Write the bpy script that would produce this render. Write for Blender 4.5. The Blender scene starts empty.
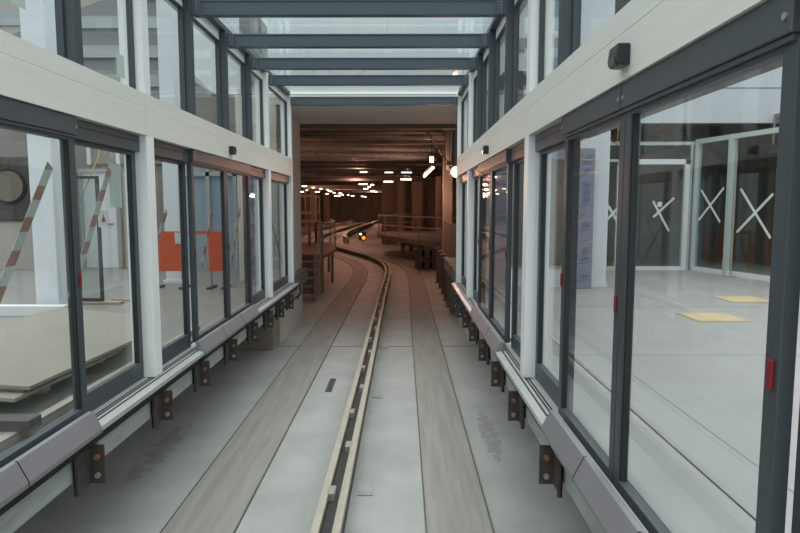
import bpy, bmesh, math, random
from mathutils import Vector, Matrix
random.seed(7)
S = bpy.context.scene
C = S.collection
H = 2.75            # eye height above the guideway
PLAT = 1.28         # platform level above the guideway

# ------------------------------------------------------------------ materials
def mat(name, col, rough=0.6, metal=0.0, var=0.0, scale=3.0, stretch=(1, 1, 1), bump=0.0, emit=None, estr=0.0, spec=0.5, col2=None):
    m = bpy.data.materials.new(name); m.use_nodes = True
    nt = m.node_tree; b = nt.nodes['Principled BSDF']
    b.inputs['Base Color'].default_value = (*col, 1)
    b.inputs['Roughness'].default_value = rough
    b.inputs['Metallic'].default_value = metal
    b.inputs['Specular IOR Level'].default_value = spec
    if emit:
        b.inputs['Emission Color'].default_value = (*emit, 1)
        b.inputs['Emission Strength'].default_value = estr
    if var or bump:
        geo = nt.nodes.new('ShaderNodeNewGeometry')
        mp = nt.nodes.new('ShaderNodeMapping'); mp.inputs['Scale'].default_value = stretch
        nt.links.new(geo.outputs['Position'], mp.inputs['Vector'])
        n = nt.nodes.new('ShaderNodeTexNoise'); n.inputs['Scale'].default_value = scale
        n.inputs['Detail'].default_value = 6; n.inputs['Roughness'].default_value = 0.6
        nt.links.new(mp.outputs['Vector'], n.inputs['Vector'])
        if var:
            r = nt.nodes.new('ShaderNodeMapRange')
            r.inputs['From Min'].default_value = 0.3; r.inputs['From Max'].default_value = 0.7
            nt.links.new(n.outputs['Fac'], r.inputs['Value'])
            mx = nt.nodes.new('ShaderNodeMix'); mx.data_type = 'RGBA'
            c2 = col2 or tuple(min(1, c * (1 + var)) for c in col)
            c1 = tuple(c * (1 - var) for c in col) if not col2 else col
            mx.inputs[6].default_value = (*c1, 1); mx.inputs[7].default_value = (*c2, 1)
            nt.links.new(r.outputs['Result'], mx.inputs[0])
            nt.links.new(mx.outputs[2], b.inputs['Base Color'])
        if bump:
            bp = nt.nodes.new('ShaderNodeBump'); bp.inputs['Strength'].default_value = bump
            bp.inputs['Distance'].default_value = 0.02
            nt.links.new(n.outputs['Fac'], bp.inputs['Height'])
            nt.links.new(bp.outputs['Normal'], b.inputs['Normal'])
    return m

def glass_mat(name, tint=(0.95, 0.98, 0.97), refl=1.0):
    m = bpy.data.materials.new(name); m.use_nodes = True
    nt = m.node_tree; nt.nodes.remove(nt.nodes['Principled BSDF'])
    out = nt.nodes['Material Output']
    t = nt.nodes.new('ShaderNodeBsdfTransparent'); t.inputs[0].default_value = (*tint, 1)
    g = nt.nodes.new('ShaderNodeBsdfGlossy'); g.inputs['Roughness'].default_value = 0.02
    f = nt.nodes.new('ShaderNodeLayerWeight'); f.inputs['Blend'].default_value = 0.5
    p5 = nt.nodes.new('ShaderNodeMath'); p5.operation = 'POWER'; p5.inputs[1].default_value = 4.5
    k = nt.nodes.new('ShaderNodeMath'); k.operation = 'MULTIPLY_ADD'; k.inputs[1].default_value = .8*refl; k.inputs[2].default_value = .022*refl
    mx = nt.nodes.new('ShaderNodeMixShader')
    nt.links.new(f.outputs['Facing'], p5.inputs[0]); nt.links.new(p5.outputs[0], k.inputs[0]); nt.links.new(k.outputs[0], mx.inputs[0])
    nt.links.new(t.outputs[0], mx.inputs[1]); nt.links.new(g.outputs[0], mx.inputs[2])
    nt.links.new(mx.outputs[0], out.inputs[0])
    return m

M = {}
M['cream'] = mat('cream_panel', (0.70, 0.68, 0.63), 0.45, var=0.04, scale=2, stretch=(8, .4, 8))
M['post'] = mat('white_post', (0.80, 0.80, 0.79), 0.4)
M['dark'] = mat('anthracite_metal', (0.052, 0.062, 0.072), 0.4)
M['dark2'] = mat('anthracite_header', (0.065, 0.072, 0.08), 0.35)
M['beam'] = mat('blue_grey_steel', (0.068, 0.09, 0.112), 0.45)
M['sill'] = mat('aluminium_sill', (0.52, 0.52, 0.51), 0.35, 0.4, var=.05, scale=6)
M['cover'] = mat('taupe_cover', (0.20, 0.19, 0.20), 0.4, var=.05, scale=3)
M['rubber'] = mat('black_rubber', (0.012, 0.012, 0.012), 0.7)
M['channel'] = mat('galvanised_channel', (0.36, 0.38, 0.36), 0.55, 0.2, var=.18, scale=5, stretch=(1, .6, 3))
M['bracket'] = mat('rusty_bracket', (0.07, 0.06, 0.058), 0.6, 0.3, var=.3, scale=14)
M['rustbolt'] = mat('rusty_bolt', (0.30, 0.13, 0.07), .6, .2)
M['bolt'] = mat('bolt', (0.42, 0.36, 0.32), 0.4, 0.5)
M['red'] = mat('red_tag', (0.20, 0.01, 0.018), 0.4)
M['gasket'] = mat('gasket', (0.012, 0.013, 0.015), 0.6)
M['track'] = mat('running_strip', (0.315, 0.295, 0.27), 0.7, var=.16, scale=2.2, stretch=(6, .35, 1), bump=.1)
M['joint'] = mat('joint_line', (0.11, 0.105, 0.10), 0.8, var=.3, scale=9)
M['rail'] = mat('guide_flange', (0.42, 0.385, 0.315), 0.55, 0.1, var=.14, scale=4, stretch=(3, 1, 1))
M['railweb'] = mat('guide_web', (0.05, 0.05, 0.05), 0.6, 0.3, var=.3, scale=6)
M['clip'] = mat('splice_clip', (0.34, 0.31, 0.26), 0.5, 0.3)
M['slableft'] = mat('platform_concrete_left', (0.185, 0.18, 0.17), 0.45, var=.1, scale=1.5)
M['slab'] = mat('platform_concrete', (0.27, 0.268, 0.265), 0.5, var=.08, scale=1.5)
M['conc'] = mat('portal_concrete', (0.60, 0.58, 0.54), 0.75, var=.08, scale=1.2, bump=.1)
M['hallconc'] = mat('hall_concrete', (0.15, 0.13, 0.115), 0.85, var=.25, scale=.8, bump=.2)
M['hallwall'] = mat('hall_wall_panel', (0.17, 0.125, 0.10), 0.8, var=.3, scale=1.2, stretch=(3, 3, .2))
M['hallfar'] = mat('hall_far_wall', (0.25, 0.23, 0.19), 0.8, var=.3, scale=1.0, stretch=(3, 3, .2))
M['pipe'] = mat('grey_pipe', (0.11, 0.105, 0.10), 0.65, 0.0, var=.2, scale=3)
M['foil'] = mat('foil_pipe', (0.30, 0.29, 0.28), 0.5, 0.3, var=.4, scale=9, bump=.8)
M['steel'] = mat('galvanised_steel', (0.33, 0.29, 0.25), 0.5, 0.3, var=.1, scale=5)
M['rust'] = mat('brown_deck', (0.20, 0.13, 0.10), 0.7, var=.25, scale=3)
M['wood'] = mat('plywood', (0.30, 0.25, 0.18), 0.7, var=.09, scale=2, stretch=(3, .6, 1))
M['board'] = mat('board_grey', (0.235, 0.215, 0.18), 0.75, var=.05, scale=1.4)
M['white'] = mat('white_paint', (0.64, 0.65, 0.67), 0.5)
M['whitecol'] = mat('white_column', (0.62, 0.65, 0.69), 0.5, var=.03, scale=2)
M['greenwhite'] = mat('pale_green_frame', (0.42, 0.47, 0.455), 0.4)
M['tape'] = mat('white_tape', (0.66, 0.66, 0.65), 0.6)
M['faintjoint'] = mat('faint_joint', (.19, .188, .185), .7)
M['orange'] = mat('orange_mesh', (0.50, 0.085, 0.03), 0.6, var=.15, scale=20)
M['yellow'] = mat('yellow_cover', (0.44, 0.34, 0.20), 0.6, var=.08, scale=4)
M['cable'] = mat('yellow_cable', (0.36, 0.27, 0.09), 0.5)
M['film'] = mat('protective_film', (0.24, 0.245, 0.31), 0.4, var=.06, scale=3)
M['filmblue'] = mat('film_print', (0.13, 0.15, 0.26), 0.5)
M['paper'] = mat('pale_paper', (0.47, 0.51, 0.48), 0.7)
M['black'] = mat('black_plastic', (0.02, 0.02, 0.022), 0.35)
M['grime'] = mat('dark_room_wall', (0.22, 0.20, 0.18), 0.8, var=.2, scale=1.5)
M['backwall'] = mat('grey_back_wall', (0.20, 0.19, 0.175), 0.8, var=.07, scale=1)
M['facade1'] = mat('cladding_light', (0.33, 0.355, 0.365), 0.7)
M['facade2'] = mat('cladding_dark', (0.21, 0.215, 0.22), 0.7)
M['facadew'] = mat('white_cladding', (0.66, 0.71, 0.735), 0.7)
M['winglass'] = mat('blue_window', (0.24, 0.31, 0.37), 0.2)
M['beige'] = mat('beige_cladding', (0.36, 0.335, 0.315), 0.8)
M['glass'] = glass_mat('clear_glass')
M['roofglass'] = glass_mat('roof_glass', (0.93, 0.97, 0.97))
M['partglass'] = glass_mat('partition_glass', (0.86, 0.90, 0.89), .9)
M['lamp'] = mat('warm_tube', (1, .8, .6), emit=(1, 0.70, 0.48), estr=9)
M['lampnear'] = mat('warm_bulb', (1, .8, .6), emit=(1, 0.72, 0.52), estr=14)
M['flood'] = mat('warm_flood', (1, .7, .5), emit=(1, 0.55, 0.30), estr=5)
M['amber'] = mat('amber_signal', (1, .3, .0), emit=(1, 0.16, 0.01), estr=2.4)
M['wlamp'] = mat('white_signal', (1, 1, 1), emit=(0.9, 0.95, 1), estr=3)
M['redstripe'] = mat('red_stripe', (0.36, 0.06, 0.045), 0.6)

# barrier tape: red and white blocks along the strip
def stripe_tape():
    m = bpy.data.materials.new('barrier_tape'); m.use_nodes = True
    nt = m.node_tree; b = nt.nodes['Principled BSDF']; b.inputs['Roughness'].default_value = .5
    geo = nt.nodes.new('ShaderNodeNewGeometry')
    sx = nt.nodes.new('ShaderNodeSeparateXYZ'); nt.links.new(geo.outputs['Position'], sx.inputs[0])
    a = nt.nodes.new('ShaderNodeMath'); a.operation = 'MULTIPLY'; a.inputs[1].default_value = 5.2
    nt.links.new(sx.outputs['Z'], a.inputs[0])
    f = nt.nodes.new('ShaderNodeMath'); f.operation = 'FRACT'; nt.links.new(a.outputs[0], f.inputs[0])
    g = nt.nodes.new('ShaderNodeMath'); g.operation = 'GREATER_THAN'; g.inputs[1].default_value = .55
    nt.links.new(f.outputs[0], g.inputs[0])
    mx = nt.nodes.new('ShaderNodeMix'); mx.data_type = 'RGBA'
    mx.inputs[6].default_value = (.40, .40, .38, 1); mx.inputs[7].default_value = (.30, .15, .13, 1)
    nt.links.new(g.outputs[0], mx.inputs[0]); nt.links.new(mx.outputs[2], b.inputs['Base Color'])
    return m
M['barrier'] = stripe_tape()

# guideway concrete with the stain marks left of the track
def floor_mat():
    m = mat('guideway_concrete', (0.385, 0.385, 0.37), 0.62, var=.13, scale=1.3, bump=.12)
    nt = m.node_tree; b = nt.nodes['Principled BSDF']
    base = b.inputs['Base Color'].links[0].from_socket
    geo = nt.nodes.new('ShaderNodeNewGeometry')
    sx = nt.nodes.new('ShaderNodeSeparateXYZ'); nt.links.new(geo.outputs['Position'], sx.inputs[0])
    def mth(op, *a):
        n = nt.nodes.new('ShaderNodeMath'); n.operation = op
        for i, v in enumerate(a):
            if isinstance(v, (int, float)): n.inputs[i].default_value = v
            else: nt.links.new(v, n.inputs[i])
        return n.outputs[0]
    X, Y = sx.outputs['X'], sx.outputs['Y']
    def blob(cx, cy, rx, ry):
        dx = mth('DIVIDE', mth('SUBTRACT', X, cx), rx); dy = mth('DIVIDE', mth('SUBTRACT', Y, cy), ry)
        d = mth('SQRT', mth('ADD', mth('MULTIPLY', dx, dx), mth('MULTIPLY', dy, dy)))
        return mth('SUBTRACT', 1.0, d)
    n = nt.nodes.new('ShaderNodeTexNoise'); n.inputs['Scale'].default_value = 9; n.inputs['Detail'].default_value = 5
    nt.links.new(geo.outputs['Position'], n.inputs['Vector'])
    k = mth('MAXIMUM', blob(-2.75, 6.7, .26, 1.7), blob(1.05, 7.2, .2, 1.6))
    k = mth('MULTIPLY', mth('MAXIMUM', k, 0.0), 1.6)
    k = mth('GREATER_THAN', mth('MULTIPLY', mth('MINIMUM', k, 1.0), n.outputs['Fac']), .42)
    mx = nt.nodes.new('ShaderNodeMix'); mx.data_type = 'RGBA'
    nt.links.new(mth('MULTIPLY', k, .4), mx.inputs[0]); nt.links.new(base, mx.inputs[6]); mx.inputs[7].default_value = (.17, .16, .14, 1)
    nt.links.new(mx.outputs[2], b.inputs['Base Color'])
    return m
M['floor'] = floor_mat()

# ------------------------------------------------------------------ geometry helpers
def box(bm, x0, x1, y0, y1, z0, z1):
    if x0 > x1: x0, x1 = x1, x0
    if y0 > y1: y0, y1 = y1, y0
    if z0 > z1: z0, z1 = z1, z0
    vs = [bm.verts.new(p) for p in [(x0,y0,z0),(x1,y0,z0),(x1,y1,z0),(x0,y1,z0),(x0,y0,z1),(x1,y0,z1),(x1,y1,z1),(x0,y1,z1)]]
    for f in [(0,3,2,1),(4,5,6,7),(0,1,5,4),(1,2,6,5),(2,3,7,6),(3,0,4,7)]:
        bm.faces.new([vs[i] for i in f])
    return bm

def prism(bm, pts, axis, a0, a1):
    """closed outline pts (u,v) extruded along axis: 'y' -> (x,z), 'x' -> (y,z), 'z' -> (x,y)"""
    def P(u, v, a):
        return {'y': (u, a, v), 'x': (a, u, v), 'z': (u, v, a)}[axis]
    n = len(pts)
    A = [bm.verts.new(P(u, v, a0)) for u, v in pts]; B = [bm.verts.new(P(u, v, a1)) for u, v in pts]
    bm.faces.new(A); bm.faces.new(B[::-1])
    for i in range(n):
        bm.faces.new([A[i], B[i], B[(i+1) % n], A[(i+1) % n]])
    return bm

def tube(bm, pts, r, seg=8, cap=True):
    pts = [Vector(p) for p in pts]; rings = []
    for i, p in enumerate(pts):
        d = (pts[min(i+1, len(pts)-1)] - pts[max(i-1, 0)]).normalized()
        up = Vector((0, 0, 1)) if abs(d.z) < .9 else Vector((1, 0, 0))
        a = d.cross(up).normalized(); b = d.cross(a).normalized()
        rings.append([bm.verts.new(p + (a*math.cos(2*math.pi*k/seg) + b*math.sin(2*math.pi*k/seg))*r) for k in range(seg)])
    for i in range(len(rings)-1):
        for k in range(seg):
            bm.faces.new([rings[i][k], rings[i][(k+1) % seg], rings[i+1][(k+1) % seg], rings[i+1][k]])
    if cap:
        bm.faces.new(rings[0]); bm.faces.new(rings[-1][::-1])
    return bm

def bar(bm, p, q, w, t, up=(0, 0, 1)):
    """rectangular bar from p to q, width w sideways, t along up"""
    p, q = Vector(p), Vector(q); d = (q-p).normalized(); up = Vector(up)
    s = d.cross(up).normalized(); u = s.cross(d).normalized()
    c = [(-w/2, -t/2), (w/2, -t/2), (w/2, t/2), (-w/2, t/2)]
    A = [bm.verts.new(p + s*a + u*b) for a, b in c]; B = [bm.verts.new(q + s*a + u*b) for a, b in c]
    bm.faces.new(A); bm.faces.new(B[::-1])
    for i in range(4): bm.faces.new([A[i], B[i], B[(i+1) % 4], A[(i+1) % 4]])
    return bm

def BM(): return bmesh.new()

def obj(name, bm, m, parent=None, bevel=0.0, smooth=False):
    """world-space bmesh -> mesh object; children are stored relative to their thing's base"""
    off = Vector((0, 0, 0)); q = parent
    while q is not None:
        off += q.location; q = q.parent
    if parent is None:   # origin at the base centre
        xs = [v.co.x for v in bm.verts]; ys = [v.co.y for v in bm.verts]; zs = [v.co.z for v in bm.verts]
        loc = Vector(((min(xs)+max(xs))/2, (min(ys)+max(ys))/2, min(zs)))
        off = loc
    bmesh.ops.translate(bm, verts=bm.verts, vec=-off)
    bmesh.ops.recalc_face_normals(bm, faces=bm.faces)
    me = bpy.data.meshes.new(name); bm.to_mesh(me); bm.free()
    o = bpy.data.objects.new(name, me); C.objects.link(o)
    if parent is None: o.location = off
    else: o.parent = parent
    me.materials.append(m if not isinstance(m, str) else M[m])
    if smooth:
        for p in me.polygons: p.use_smooth = True
    if bevel:
        md = o.modifiers.new('bevel', 'BEVEL'); md.width = bevel; md.segments = 2; md.limit_method = 'ANGLE'
    return o

def tag(o, label, cat, group=None, kind=None):
    o['label'] = label; o['category'] = cat
    if group: o['group'] = group
    if kind: o['kind'] = kind
    return o

def thing(name, label, cat, loc, group=None, kind=None):
    o = bpy.data.objects.new(name, None); C.objects.link(o); o.location = loc; o.empty_display_size = .1
    return tag(o, label, cat, group, kind)

def struct(name, bm, m, label, cat, bevel=0.0):
    o = obj(name, bm, m, None, bevel); return tag(o, label, cat, kind='structure')

def dup(root, loc, label, group=None):
    r = root.copy(); C.objects.link(r); r.location = loc; r['label'] = label
    if group: r['group'] = group
    for ch in list(root.children):
        c = ch.copy(); C.objects.link(c); c.parent = r
        for g in list(ch.children):
            d = g.copy(); C.objects.link(d); d.parent = c
    return r

ORD = ['first', 'second', 'third', 'fourth', 'fifth', 'sixth', 'seventh', 'eighth', 'ninth', 'tenth', 'eleventh', 'twelfth',
       'thirteenth', 'fourteenth', 'fifteenth', 'sixteenth', 'seventeenth', 'eighteenth', 'nineteenth', 'twentieth']

# ------------------------------------------------------------------ camera
F = 610.0
cam = bpy.data.cameras.new('camera'); co = bpy.data.objects.new('camera', cam); C.objects.link(co)
cam.sensor_width = 36; cam.lens = F/800*36; cam.clip_end = 400
co.location = (0, 0, H)
co.rotation_euler = (math.radians(90) - math.atan(59/F), 0, math.atan(3/F))
S.camera = co

# a point at platform-relative or guideway height under a pixel of the photograph's perspective
VX, VY = 403.0, 207.5

# ------------------------------------------------------------------ track path (plan view)
path_pts = [(-.6, -1.0), (-.6, 5), (-.6, 11), (-.6, 17), (-.58, 21), (-.60, 24), (-.78, 27), (-1.25, 30), (-2.05, 33), (-3.1, 36),
            (-4.3, 39.5), (-5.6, 43.5), (-6.7, 48), (-7.2, 54), (-7.4, 62), (-7.2, 74), (-6.9, 92), (-6.6, 116)]
def catmull(P, n=6):
    out = []
    for i in range(len(P)-1):
        p0, p1, p2, p3 = P[max(i-1, 0)], P[i], P[i+1], P[min(i+2, len(P)-1)]
        for k in range(n):
            t = k/n
            out.append(tuple(.5*((2*p1[j]) + (-p0[j]+p2[j])*t + (2*p0[j]-5*p1[j]+4*p2[j]-p3[j])*t*t + (-p0[j]+3*p1[j]-3*p2[j]+p3[j])*t**3) for j in (0, 1)))
    out.append(P[-1]); return out
PATH = catmull(path_pts)
def sweep(bm, prof, path=PATH, closed=True):
    """profile of (offset to the right, z) swept along the plan path"""
    rings = []
    for i, p in enumerate(path):
        a = path[max(i-1, 0)]; b = path[min(i+1, len(path)-1)]
        d = Vector((b[0]-a[0], b[1]-a[1])).normalized(); r = Vector((d.y, -d.x))
        rings.append([bm.verts.new((p[0]+r.x*u, p[1]+r.y*u, z)) for u, z in prof])
    n = len(prof)
    for i in range(len(rings)-1):
        for k in range(n):
            bm.faces.new([rings[i][k], rings[i][(k+1) % n], rings[i+1][(k+1) % n], rings[i+1][k]])
    bm.faces.new(rings[0]); bm.faces.new(rings[-1][::-1])
    return bm
def rect(u0, u1, z0, z1): return [(u0, z0), (u1, z0), (u1, z1), (u0, z1)]

# ------------------------------------------------------------------ ground and track
struct('floor', box(BM(), -16, 12, -3, 122, -.3, 0), 'floor', 'pale grey concrete guideway bed between the platforms', 'floor')
for s, u0, u1, lab in ((-1, -1.45, -.83, 'smooth tan tyre running strip left of the guide beam'),
                       (1, .80, 1.37, 'smooth tan tyre running strip right of the guide beam')):
    o = struct('running_strip', sweep(BM(), rect(u0, u1, -.02, .012)), 'track', lab, 'track')
    for u in (u0, u1):
        obj('joint', sweep(BM(), rect(u-.007, u+.007, -.02, .0155)), 'joint', o)

t = thing('guide_beam', 'long pale twin flange steel guide beam curving along the guideway', 'rail', (-.6, 0, .0))
obj('web', sweep(BM(), rect(-.045, .045, .0, .20)), 'railweb', t)
obj('base_flange', sweep(BM(), rect(-.10, .10, .0, .025)), 'railweb', t)
for s in (-1, 1):
    obj('flange', sweep(BM(), [(s*.052, .20), (s*.115, .20), (s*.115, .262), (s*.052, .262)]), 'rail', t, smooth=False)
    obj('side_plate', sweep(BM(), [(s*.09, .03), (s*.105, .03), (s*.105, .20), (s*.09, .20)]), 'railweb', t)
y = .9; k = 0
while y < 24:
    s = 1 if k % 2 else -1
    obj('splice_clip', box(BM(), -.6+s*.03-.035, -.6+s*.03+.035, y, y+.16, .19, .268), 'clip', t, bevel=.006)
    y += 1.05; k += 1
for y in (3.1, 5.6, 8.6, 11.7):
    obj('anchor_plate', box(BM(), -.44, -.29, y, y+.22, .0, .012), 'channel', t)
t = thing('drain_slot', 'small dark drain slot in the concrete left of guide beam', 'drain', (-1.12, 9.2, 0))
obj('slot_frame', box(BM(), -1.17, -1.07, 8.9, 9.6, -.01, .008), 'joint', t)
obj('grate', box(BM(), -1.15, -1.09, 8.95, 9.55, .0, .012), 'bracket', t)

# cross joints of the guideway slabs
for i, y in enumerate((4.6, 11.9)):
    o = struct('slab_joint', box(BM(), -3.0, 1.8, y, y+.02, -.01, .004), 'joint', ['thin cross joint in the guideway floor near the camera', 'thin cross joint in the guideway floor at the portal'][i], 'joint')

# ------------------------------------------------------------------ facades
YEND = 12.05
MODS = [-.8, .4, 1.6, 2.8, 4.05, 5.15, 6.45, 7.7, 8.9, 10.0, YEND]
def side(sgn, face, name):
    LR = 'left' if sgn < 0 else 'right'
    X = lambda d: face + sgn*d
    YA, YB, YC = (1.6, 2.9, 4.18) if sgn < 0 else (1.75, 3.08, 4.22)
    MODS = [-.8, .4, YA, YB, YC, 5.25, 6.45, 7.7, 8.9, 10.0, YEND]
    y0, y1 = -.8, YEND
    # platform slab, its edge channel, the pocket below
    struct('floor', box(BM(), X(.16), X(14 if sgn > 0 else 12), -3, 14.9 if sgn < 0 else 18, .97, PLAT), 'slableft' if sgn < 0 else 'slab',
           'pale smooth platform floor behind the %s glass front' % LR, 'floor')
    struct('wall_'+LR+'_footing', box(BM(), X(1.25), X(1.5), -3, 12.2, 0, .97), 'conc', 'concrete footing wall under the %s platform' % LR, 'wall')
    struct('trim_1' if sgn < 0 else 'trim_2', box(BM(), X(-.0), X(.16), y0, y1+.2, .94, 1.12), 'channel', 'pale galvanised edge channel under the %s door sill' % LR, 'trim')
    struct('trim_3' if sgn < 0 else 'trim_4', box(BM(), X(-.045), X(.16), y0, y1+.2, 1.12, 1.2), 'rubber', 'black rubber edge strip below the %s door sill' % LR, 'trim')
    sl = BM()
    prism(sl, [(X(-.085), 1.2), (X(-.085), 1.235), (X(-.03), 1.25), (X(.14), 1.26), (X(.16), 1.2)], 'y', y0, y1+.15)
    sill = struct('trim_5' if sgn < 0 else 'trim_6', sl, 'sill', 'bare aluminium door sill along the %s platform edge' % LR, 'sill')
    for d in (-.02, .02, .045):
        obj('groove', box(BM(), X(d-.006), X(d+.006), y0, y1+.15, 1.245, 1.2545+max(0, d+.03)*.06), 'gasket', sill)
    # sloped threshold covers at the door pairs
    for n, (a, b) in enumerate(((YA-.02, YC-.08), (6.3, 8.75))):
        c = BM()
        prism(c, [(X(-.095), 1.195), (X(-.095), 1.225), (X(-.035), 1.345), (X(.0), 1.345), (X(.0), 1.195)], 'y', a, b)
        o = obj('threshold_cover', c, 'cover', bevel=.004)
        tag(o, 'taupe sloped threshold cover below the %s %s door pair' % (['nearer', 'farther'][n], LR), 'cover')
        for j in range(1, 3):
            yy = a+(b-a)*j/3
            jb = BM(); prism(jb, [(X(-.0965), 1.2), (X(-.0965), 1.226), (X(-.0365), 1.3465), (X(-.02), 1.3465), (X(-.02), 1.2)], 'y', yy-.004, yy+.004)
            obj('seam', jb, 'gasket', o)
    # brackets
    ys = [1.6, 2.8, 4.0, 5.25, 6.3, 7.4, 8.5, 9.5, 10.4, 11.3]
    root = None
    for i, yb in enumerate(ys):
        place = ORD[i] + ' from the near end'
        lab = 'rusty bolted bracket under the %s platform edge, %s' % (LR, place)
        if root is None:
            root = thing('edge_bracket', lab, 'bracket', (X(-.02), yb, .86), 'bolted brackets under the %s platform edge' % LR)
            b = BM(); box(b, X(-.025), X(-.012), yb-.15, yb+.15, .85, 1.135)
            box(b, X(-.045), X(-.012), yb-.15, yb-.135, .85, 1.135)
            box(b, X(-.12), X(-.012), yb+.05, yb+.065, .85, 1.125)
            box(b, X(-.012), X(.30), yb+.12, yb+.15, .85, .94)
            obj('bracket_plate', b, 'bracket', root, bevel=.003)
            for z in (.91, 1.04):
                b = BM(); tube(b, [(X(-.075), yb+.05, z), (X(-.075), yb+.03, z)], .02, 6); obj('bolt', b, 'bolt' if z < 1 else 'rustbolt', root)
            b = BM(); prism(b, [(yb-.06, .93), (yb+.12, .93), (yb+.12, .90)], 'x', X(.0), X(.3)); obj('gusset', b, 'bracket', root)
        else:
            dup(root, (X(-.02), yb, .86), lab)
    # white posts
    for i, yp in enumerate((.4, 5.25, 10.0)):
        b = BM(); box(b, X(.0), X(.2), yp, yp+.16, 1.26, 3.36); o = obj('facade_post', b, 'post', bevel=.005)
        tag(o, 'white square steel post between door units, %s side, %s' % (LR, ['beside the camera', 'nearer full height one', 'second to last before the portal'][i]), 'post')
        b = BM(); box(b, X(.0), X(.2), yp, yp+.13, 3.71, 4.91)
        o = obj('facade_post', b, 'post', bevel=.005)
        tag(o, 'white upper post above the cream band, %s side, %s' % (LR, ['beside the camera', 'middle one', 'farther one'][i]), 'post')
    b = BM(); box(b, X(0), X(.2), YEND, YEND+.12, 1.26, 4.93); o = obj('facade_post', b, 'post', bevel=.005)
    tag(o, 'tall white end post where the %s glass front meets the portal' % LR, 'post')
    # cream fascia in lengths
    for i, (a, b_) in enumerate(((-.8, .4), (.4, 5.25), (5.25, 10.0), (10.0, YEND))):
        b = BM()
        prism(b, [(X(.0), 3.36), (X(.0), 3.58), (X(.0025), 3.585), (X(.0), 3.59), (X(.0), 3.71), (X(.2), 3.71), (X(.2), 3.36)], 'y', a+.002, b_-.002)
        o = obj('fascia_panel', b, 'cream'); tag(o, 'cream white fascia panel above the %s doors, %s' % (LR, ['beside the camera', 'nearest full length', 'middle length', 'short length at the portal'][i]), 'panel')
    # header cassettes
    for i, (a, b_, d) in enumerate(((-.8, .4, .06), (.56, YA, .06), (YA, YC, .015), (YC, 5.25, .06), (5.41, 6.45, .06), (6.45, 8.9, .015), (8.9, 10.0, .06), (10.16, YEND, .06))):
        b = BM(); box(b, X(d), X(.2), a, b_, 3.22 if d > .05 else 3.235, 3.355)
        if d < .05: box(b, X(d+.01), X(.2), a+.01, b_-.01, 3.215, 3.235)
        o = obj('door_header', b, 'dark2', bevel=.004)
        tag(o, 'dark grey door header under the cream band, %s side, %s from the near end' % (LR, ORD[i]), 'header')
        if d > .05:
            obj('seam', box(BM(), X(d-.001), X(d+.01), a, b_, 3.30, 3.306), 'gasket', o)
        else:
            if a < 5: obj('seam', box(BM(), X(d-.001), X(d+.01), YB-.004, YB+.004, 3.235, 3.355), 'gasket', o)
            for yy in (a+.03, b_-.03) + ((YB-.03, YB+.03) if a < 5 else ()):
                b = BM(); tube(b, [(X(d), yy, 3.285), (X(d-.006), yy, 3.285)], .011, 8); obj('screw', b, 'bolt', o)
    # panels: fixed and sliding leaves
    nd = 0
    for i, (a, b_, kind) in enumerate(((-.8, .4, 'f'), (.56, YA, 'f'), (YA, YB, 's'), (YB, YC, 's'), (YC, 5.25, 'f'), (5.41, 6.45, 'f'),
                                   (6.45, 7.7, 's'), (7.7, 8.9, 's'), (8.9, 10.0, 'f'), (10.16, YEND, 'f'))):
        dd = .04 if kind == 's' else .10
        zb, zt = (1.30, 3.225) if kind == 's' else (1.26, 3.22)
        w = .07; bot = .06 if kind == 's' else .15
        if kind == 's':
            lab = 'dark framed sliding glass leaf in the %s front, %s from the near end' % (LR, ORD[i]); nm = 'door_%d' % (i + (0 if sgn < 0 else 10))
        else:
            lab = 'dark framed fixed glass pane beside the doors, %s side, %s from the near end' % (LR, ORD[i]); nm = 'window_%d' % (i + (0 if sgn < 0 else 10))
        t = thing(nm, lab, 'door' if kind == 's' else 'window', (X(dd), a, zb), kind='structure')
        fr = BM(); A = a+.004; B = b_-.004
        box(fr, X(dd), X(dd+.05), A, A+w, zb, zt); box(fr, X(dd), X(dd+.05), B-w, B, zb, zt)
        box(fr, X(dd), X(dd+.05), A+w, B-w, zb, zb+bot); box(fr, X(dd), X(dd+.05), A+w, B-w, zt-.03, zt)
        f = obj('window_frame' if kind == 'f' else 'door_frame', fr, 'dark', t, bevel=.004)
        g = BM(); 
        for (p, q) in ((A+w-.001, A+w+.014), (B-w-.014, B-w+.001)): box(g, X(dd+.01), X(dd+.04), p, q, zb+bot, zt-.03)
        obj('gasket', g, 'gasket', f)
        obj('pane', box(BM(), X(dd+.022), X(dd+.030), A+w, B-w, zb+bot, zt-.03), 'glass', t)
        if kind == 's':
            yy = A+.03
            obj('lock_tag', box(BM(), X(dd-.012), X(dd+.001), yy-.013, yy+.013, 2.21, 2.30), 'red', t, bevel=.003)
            yy = B-.03
            if i in (3, 7): obj('lock_tag', box(BM(), X(dd-.012), X(dd+.001), yy-.013, yy+.013, 2.21, 2.30), 'red', t, bevel=.003)
    # upper glazing
    for i in range(len(MODS)-1):
        a, b_ = MODS[i], MODS[i+1]
        a2 = a+.13 if a in (.4, 5.25, 10.0) else a+.09
        if a not in (.4, 5.25, 10.0):
            b = BM(); box(b, X(-.0), X(.13), a, a+.09, 3.71, 4.91)
            o = obj('upper_mullion', b, 'dark', bevel=.004)
            tag(o, 'dark grey upper mullion carrying a roof beam, %s side, %s from the near end' % (LR, ORD[i]), 'mullion')
        t = thing('window_%d' % (20+i+(0 if sgn < 0 else 12)), 'upper window above the cream band, %s side, %s from the near end' % (LR, ORD[i]), 'window', (X(.08), a2, 3.71), kind='structure')
        fr = BM(); w = .022; zb, zt = 3.71, 4.79
        box(fr, X(.07), X(.12), a2, a2+w, zb, zt); box(fr, X(.07), X(.12), b_-w, b_, zb, zt)
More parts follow.
